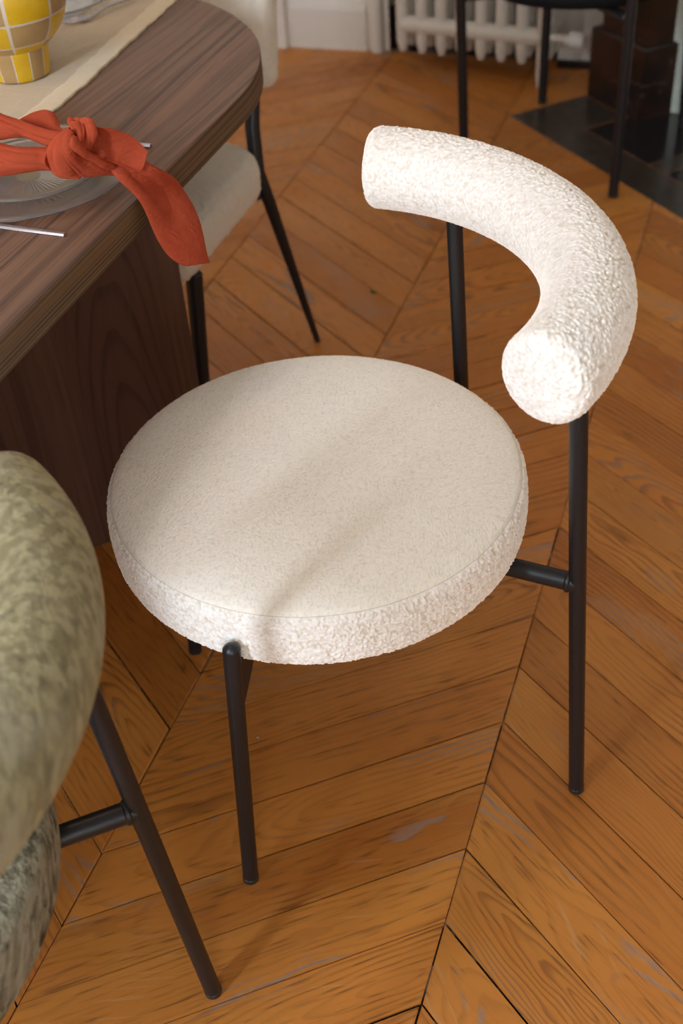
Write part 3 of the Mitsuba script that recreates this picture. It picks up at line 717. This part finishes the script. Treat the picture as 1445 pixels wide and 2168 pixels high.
NAP = {
 'tail': ([[-0.5, 0.493, 0.79], [-0.473, 0.479, 0.772], [-0.464, 0.484, 0.756], [-0.446, 0.476, 0.717], [-0.425, 0.469, 0.691], [-0.412, 0.481, 0.676]], [[-0.466, 0.511, 0.795], [-0.448, 0.524, 0.775], [-0.447, 0.559, 0.741], [-0.425, 0.548, 0.712], [-0.408, 0.525, 0.687], [-0.4, 0.514, 0.664]]),
 'wrap_outer': ( [[-0.527, 0.476, 0.838], [-0.548, 0.483, 0.828], [-0.573, 0.494, 0.812], [-0.586, 0.5, 0.797], [-0.588, 0.5, 0.784], [-0.582, 0.496, 0.777], [-0.56, 0.491, 0.776], [-0.540, 0.489, 0.779]] , [[-0.526, 0.469, 0.838], [-0.531, 0.464, 0.834], [-0.531, 0.456, 0.826], [-0.532, 0.456, 0.815], [-0.534, 0.464, 0.803], [-0.536, 0.473, 0.793], [-0.537, 0.482, 0.785], [-0.535, 0.487, 0.78]] ),
 'wrap_middle': ( [[-0.521, 0.464, 0.841], [-0.527, 0.458, 0.837], [-0.528, 0.45, 0.829], [-0.528, 0.449, 0.818], [-0.53, 0.457, 0.806], [-0.533, 0.468, 0.795], [-0.535, 0.489, 0.779], [-0.518, 0.503, 0.778], [-0.496, 0.504, 0.781]] , [[-0.514, 0.456, 0.842], [-0.514, 0.448, 0.84], [-0.513, 0.446, 0.832], [-0.513, 0.453, 0.822], [-0.512, 0.461, 0.815], [-0.509, 0.468, 0.808], [-0.503, 0.478, 0.796], [-0.499, 0.489, 0.789], [-0.493, 0.5, 0.784]] ),
 'wrap_inner': ( [[-0.509, 0.448, 0.846], [-0.509, 0.44, 0.844], [-0.509, 0.437, 0.836], [-0.507, 0.444, 0.826], [-0.506, 0.451, 0.819], [-0.503, 0.459, 0.812], [-0.498, 0.471, 0.799], [-0.496, 0.484, 0.791], [-0.491, 0.495, 0.786]] , [[-0.51, 0.45, 0.842], [-0.507, 0.449, 0.838], [-0.503, 0.449, 0.834], [-0.501, 0.451, 0.829], [-0.498, 0.457, 0.822], [-0.494, 0.467, 0.812], [-0.492, 0.476, 0.804], [-0.49, 0.484, 0.798], [-0.49, 0.495, 0.787]] ),
 'loop_left': ( [[-0.54, 0.492, 0.842], [-0.538, 0.486, 0.842], [-0.527, 0.471, 0.842], [-0.517, 0.462, 0.84], [-0.512, 0.46, 0.836], [-0.508, 0.458, 0.828]] , [[-0.529, 0.484, 0.846], [-0.518, 0.481, 0.85], [-0.512, 0.481, 0.848], [-0.508, 0.476, 0.844], [-0.506, 0.469, 0.84], [-0.507, 0.457, 0.829]] ),
 'loop_right': ( [[-0.516, 0.476, 0.852], [-0.511, 0.475, 0.85], [-0.508, 0.473, 0.847], [-0.506, 0.469, 0.842], [-0.506, 0.464, 0.836], [-0.51, 0.46, 0.828]] , [[-0.503, 0.47, 0.856], [-0.497, 0.471, 0.853], [-0.494, 0.469, 0.848], [-0.492, 0.467, 0.84], [-0.5, 0.47, 0.828], [-0.507, 0.467, 0.818]] ),
 'fold': ( [[-0.511, 0.487, 0.842], [-0.497, 0.475, 0.845], [-0.48, 0.479, 0.842], [-0.467, 0.491, 0.832], [-0.459, 0.499, 0.82], [-0.451, 0.502, 0.808]] , [[-0.517, 0.473, 0.82], [-0.513, 0.479, 0.812], [-0.502, 0.481, 0.806], [-0.49, 0.483, 0.8], [-0.478, 0.489, 0.793], [-0.463, 0.488, 0.787]] ),
 'filler': ( [[-0.582, 0.547, 0.8], [-0.564, 0.511, 0.79], [-0.546, 0.508, 0.775], [-0.513, 0.521, 0.775]] , [[-0.574, 0.555, 0.81], [-0.55, 0.55, 0.81], [-0.532, 0.539, 0.8], [-0.51, 0.524, 0.78]] ),
 'band_upper': ([[-0.765, 0.62, 0.8], [-0.686, 0.566, 0.812], [-0.635, 0.534, 0.818], [-0.59, 0.508, 0.822], [-0.552, 0.493, 0.826]], [[-0.709, 0.526, 0.79], [-0.664, 0.524, 0.798], [-0.64, 0.529, 0.8], [-0.611, 0.523, 0.8], [-0.583, 0.509, 0.8]]),
 'lobe': ([[-0.663, 0.565, 0.8], [-0.645, 0.571, 0.81], [-0.624, 0.574, 0.816], [-0.601, 0.557, 0.818], [-0.563, 0.514, 0.82]], [[-0.649, 0.553, 0.795], [-0.626, 0.546, 0.8], [-0.609, 0.543, 0.8], [-0.595, 0.54, 0.8], [-0.585, 0.536, 0.8]]),
 'band_lower': ([[-0.701, 0.517, 0.797], [-0.651, 0.504, 0.803], [-0.61, 0.491, 0.806], [-0.593, 0.494, 0.806], [-0.573, 0.491, 0.806]], [[-0.662, 0.446, 0.778], [-0.636, 0.467, 0.779], [-0.615, 0.476, 0.779], [-0.595, 0.487, 0.779], [-0.581, 0.496, 0.779]]),
}
nap = [ribbon(*NAP['band_upper'], 0.008, 0.003, 2, seed=1), ribbon(*NAP['lobe'], 0.008, seed=2), ribbon(*NAP['band_lower'], 0.012, 0.002, 2, seed=3)]
put('napkin__bow', cat(*nap), 'm_napkin', smooth=50)
put('napkin__knot', cat(*[ribbon(*NAP[k_], b_, nu=50, nv=30, seed=i_, pleats=p_, npl=2) for i_, (k_, b_, p_) in enumerate((('wrap_outer', 0.0062, 0.0030), ('wrap_middle', 0.0062, 0.0014), ('wrap_inner', 0.0030, 0), ('loop_left', 0.0048, 0.0012), ('loop_right', 0.0050, 0.0012), ('filler', 0.0045, 0)))]), 'm_napkin', smooth=50)
put('napkin__fold', ribbon(*NAP['fold'], -0.0075, 0.0, seed=6, th=0.0012, ripple=0.003), 'm_napkin', smooth=50)
put('napkin__tail', ribbon(*NAP['tail'], 0.0045, seed=7, th=0.0012, nu=60, valley=0.011), 'm_napkin', smooth=50)
tag('napkin', 'orange linen napkin knotted into a bow, its tail hanging over the table edge', 'napkin')

# ------------------------------------------------------------------ cutlery
def handle(name, p, q, w, h, label):
    p, q = np.array(p), np.array(q); d = (q - p) / np.linalg.norm(q - p); s = np.array([-d[1], d[0]])
    pts = []
    for t, ww in ((0, w * 0.9), (0.6, w), (1.0, w * 0.85)):
        for sg in (-1, 1):
            for z, k_ in ((0.0003, 0.7), (h * 0.5, 1.0), (h, 0.55)):
                a = p + (q - p) * t + s * sg * ww / 2 * k_
                pts.append((a[0], a[1], TZ + z))
    m = trimesh.convex.convex_hull(np.array(pts))
    kk = put(name, m, 'm_cutlery'); tag(kk, label, 'cutlery')
handle('table_knife', (-0.70, 0.399), (-0.513, 0.392), 0.009, 0.0045, 'slim steel knife handle lying before the glass plates at the table edge')
handle('table_spoon', (-0.70, 0.637), (-0.521, 0.634), 0.008, 0.005, 'steel handle end peeping out behind the napkin knot')
def fork():
    z = TZ + 0.0045
    key = 'dinner_fork'
    a = np.array([-0.880, 1.043]); n_ = np.array([-0.840, 1.068]); e = np.array([-0.790, 1.235])
    d = (n_ - a) / np.linalg.norm(n_ - a); s = np.array([-d[1], d[0]])
    ms = []
    for o_ in (-0.0095, -0.0032, 0.0032, 0.0095):
        ms.append(rod([(*(a + s * o_), z + 0.004), (*(a + d * 0.02 + s * o_), z + 0.0015), (*(a + d * 0.034 + s * o_ * 0.9), z + 0.003)], [0.001, 0.0016, 0.0018], 8))
    pts = [(*(a + d * t + s * w), z + h) for t, w in ((0.031, -0.0115), (0.031, 0.0115), (0.042, -0.009), (0.042, 0.009), (0.052, -0.003), (0.052, 0.003)) for h in (0.0015, 0.0042)]
    ms.append(trimesh.convex.convex_hull(np.array(pts)))
    ms.append(rod([(*(n_ + d * 0.004), z + 0.003), (*(n_ * 0.75 + e * 0.25), z + 0.008), (*(n_ * 0.3 + e * 0.7), z + 0.005), (*e, z)], [0.0028, 0.003, 0.0045, 0.005], 12))
    put(key, cat(*ms), 'm_cutlery', smooth=45); tag(key, 'steel fork on the runner to the right of the checked vase', 'cutlery')
fork()

# ------------------------------------------------------------------ radiator
def radiator():
    key = 'radiator'
    p0, p1 = np.array([-0.862, 2.895]), np.array([-0.417, 2.835])
    n = 8
    d = (p1 - p0) / np.linalg.norm(p1 - p0); s = np.array([-d[1], d[0]])
    for i in range(n):
        c = p0 + (p1 - p0) * i / (n - 1)
        last = i == n - 1
        ms = []
        for j, o_ in enumerate((0.0, 0.062, 0.124)):
            q = c + s * o_
            zb = 0.062 if not (last and j == 0) else 0.0
            ms.append(rod([(*q, zb), (*q, zb + 0.03), (*q, 0.15), (*q, 0.66), (*q, 0.70)], [0.011 if not (last and j == 0) else 0.016, 0.019, 0.0195, 0.0195, 0.012], 16))
        for zz in (0.145, 0.64):
            a, b = c + s * -0.002, c + s * 0.126
            ms.append(rod([(*a, zz), (*b, zz)], 0.021, 16))
        put(key + '__column', cat(*ms), 'm_radiator', smooth=45)
    for zz in (0.145, 0.64):
        for o_ in (0.0, 0.124):
            a, b = p0 + s * o_, p1 + s * o_
            put(key + '__connector', rod([(*a, zz), (*b, zz)], 0.026, 16), 'm_radiator', smooth=45)
    a = p1 + d * 0.02
    put(key + '__valve', cat(rod([(*a, 0.145), (*(a + d * 0.07), 0.145)], 0.012, 14), rod([(*(a + d * 0.055), 0.145), (*(a + d * 0.062), 0.145), (*(a + d * 0.10), 0.145), (*(a + d * 0.105), 0.145)], [0.02, 0.024, 0.022, 0.017], 16)), 'm_radiator', smooth=45)
    tag(key, 'white column radiator standing against the far wall', 'radiator')
radiator()

# ------------------------------------------------------------------ hearth and fireplace
e1 = np.array([1, -1]) / math.sqrt(2); e2 = np.array([1, 1]) / math.sqrt(2)
H0 = np.array([-0.46, 2.604])
def quad(o, a0, a1, b0, b1, z0, z1, bev=0.0006):
    pts = []
    for a, sa in ((a0, 1), (a1, -1)):
        for b, sb in ((b0, 1), (b1, -1)):
            p = o + e1 * a + e2 * b; pi_ = o + e1 * (a + sa * bev) + e2 * (b + sb * bev)
            pts += [(*p, z0), (*p, z1 - bev), (*pi_, z1)]
    return trimesh.convex.convex_hull(np.array(pts))
hk = 'hearth'
put(hk + '__border_stone', quad(H0, 0.0, 0.195, 0.0, 0.26, -0.0044, 0.0006), 'm_grey_stone')
put(hk + '__border_stone', quad(H0, 0.197, 1.5, 0.0, 0.117, -0.0044, 0.0006), 'm_grey_stone')
tile = [(0.199, 0.475), (0.545, 0.82), (0.89, 1.17)]
for a0, a1 in tile:
    put(hk + '__black_tile', quad(H0, a0, a1, 0.119, 0.40, -0.0044, 0.0005), 'm_black_stone')
for a0, a1 in ((0.477, 0.543), (0.822, 0.888)):
    put(hk + '__divider_stone', quad(H0, a0, a1, 0.119, 0.40, -0.0044, 0.0006), 'm_grey_stone')
put(hk + '__back_stone', quad(H0, 0.197, 1.5, 0.402, 0.62, -0.0044, 0.0006), 'm_grey_stone')
tag(hk, 'grey stone hearth slab with black tiles let into the parquet by the fireplace', 'hearth')
fk = 'fireplace'
J = H0
put(fk + '__plinth_block', quad(H0, 0.005, 0.245, 0.262, 0.47, 0.0007, 0.20, 0.006), 'm_red_marble')
put(fk + '__jamb', quad(H0, 0.035, 0.235, 0.275, 0.47, 0.20, 1.05, 0.006), 'm_red_marble')
put(fk + '__slip', box(-0.075, 2.695, 0.0007, 0.42, 2.73, 0.95, 0.003), 'm_green_marble')
put(fk + '__mantel_shelf', quad(H0, -0.01, 0.9, 0.25, 0.52, 1.05, 1.09, 0.006), 'm_red_marble')
tag(fk, 'dark red marble fireplace with pale green marble slip at the right edge', 'fireplace')

# ------------------------------------------------------------------ small things on the floor
def leaf():
    k = np.linspace(0, 1, 9)
    w = 0.004 * np.sin(np.pi * k) ** 0.7 + 0.0003
    c = np.array([-0.551, 1.572]); d = np.array([0.93, -0.36]); s = np.array([0.36, 0.93])
    v = []
    for t, ww in zip(k, w):
        for j, hh in ((-1, 0.0035), (0, 0.0015), (1, 0.003)):
            p = c + d * (t - 0.5) * 0.018 + s * j * ww
            v.append((*p, 0.0006 + hh * (0.4 + 0.6 * math.sin(3 * t))))
    f = grid_faces(9, 3)
    v = np.array(v); vv = np.vstack([v, v - [0, 0, 0.0006]])
    m = trimesh.Trimesh(vv, np.vstack([f, f[:, ::-1] + 27]), process=False)
    put('fallen_leaf', m, 'm_leaf'); tag('fallen_leaf', 'tiny green leaf scrap lying on the parquet beyond the chair', 'leaf')
leaf()
m = trimesh.creation.icosphere(1, 0.0016); m.apply_scale((1.3, 0.8, 0.6)); m.apply_translation((-0.336, 0.317, 0.001))
put('lint_crumb', m, 'm_paint', smooth=True); tag('lint_crumb', 'tiny white crumb on the parquet beneath the cream chair', 'crumb')

# ------------------------------------------------------------------ ceiling lamp over the table (out of frame)
def pendant():
    c = (-0.95, 0.35)
    shade = lathe([(0.02, 2.12), (0.06, 2.11), (0.14, 2.02), (0.19, 1.90), (0.187, 1.90), (0.137, 2.015), (0.058, 2.10), (0.02, 2.11)], 48, c)
    put('pendant_lamp__shade', shade, 'm_brass', smooth=35)
    put('pendant_lamp__cord', rod([(*c, 2.11), (*c, ZC)], 0.003, 8), 'm_steel_black', smooth=40)
    b = trimesh.creation.icosphere(3, 0.055); b.apply_translation((*c, 1.96))
    put('pendant_lamp__bulb', b, 'm_dark', smooth=True, emitter={'type': 'area', 'radiance': rgb(*LAMP)})
    tag('pendant_lamp', 'brass pendant lamp hanging over the dining table', 'lamp')
pendant()
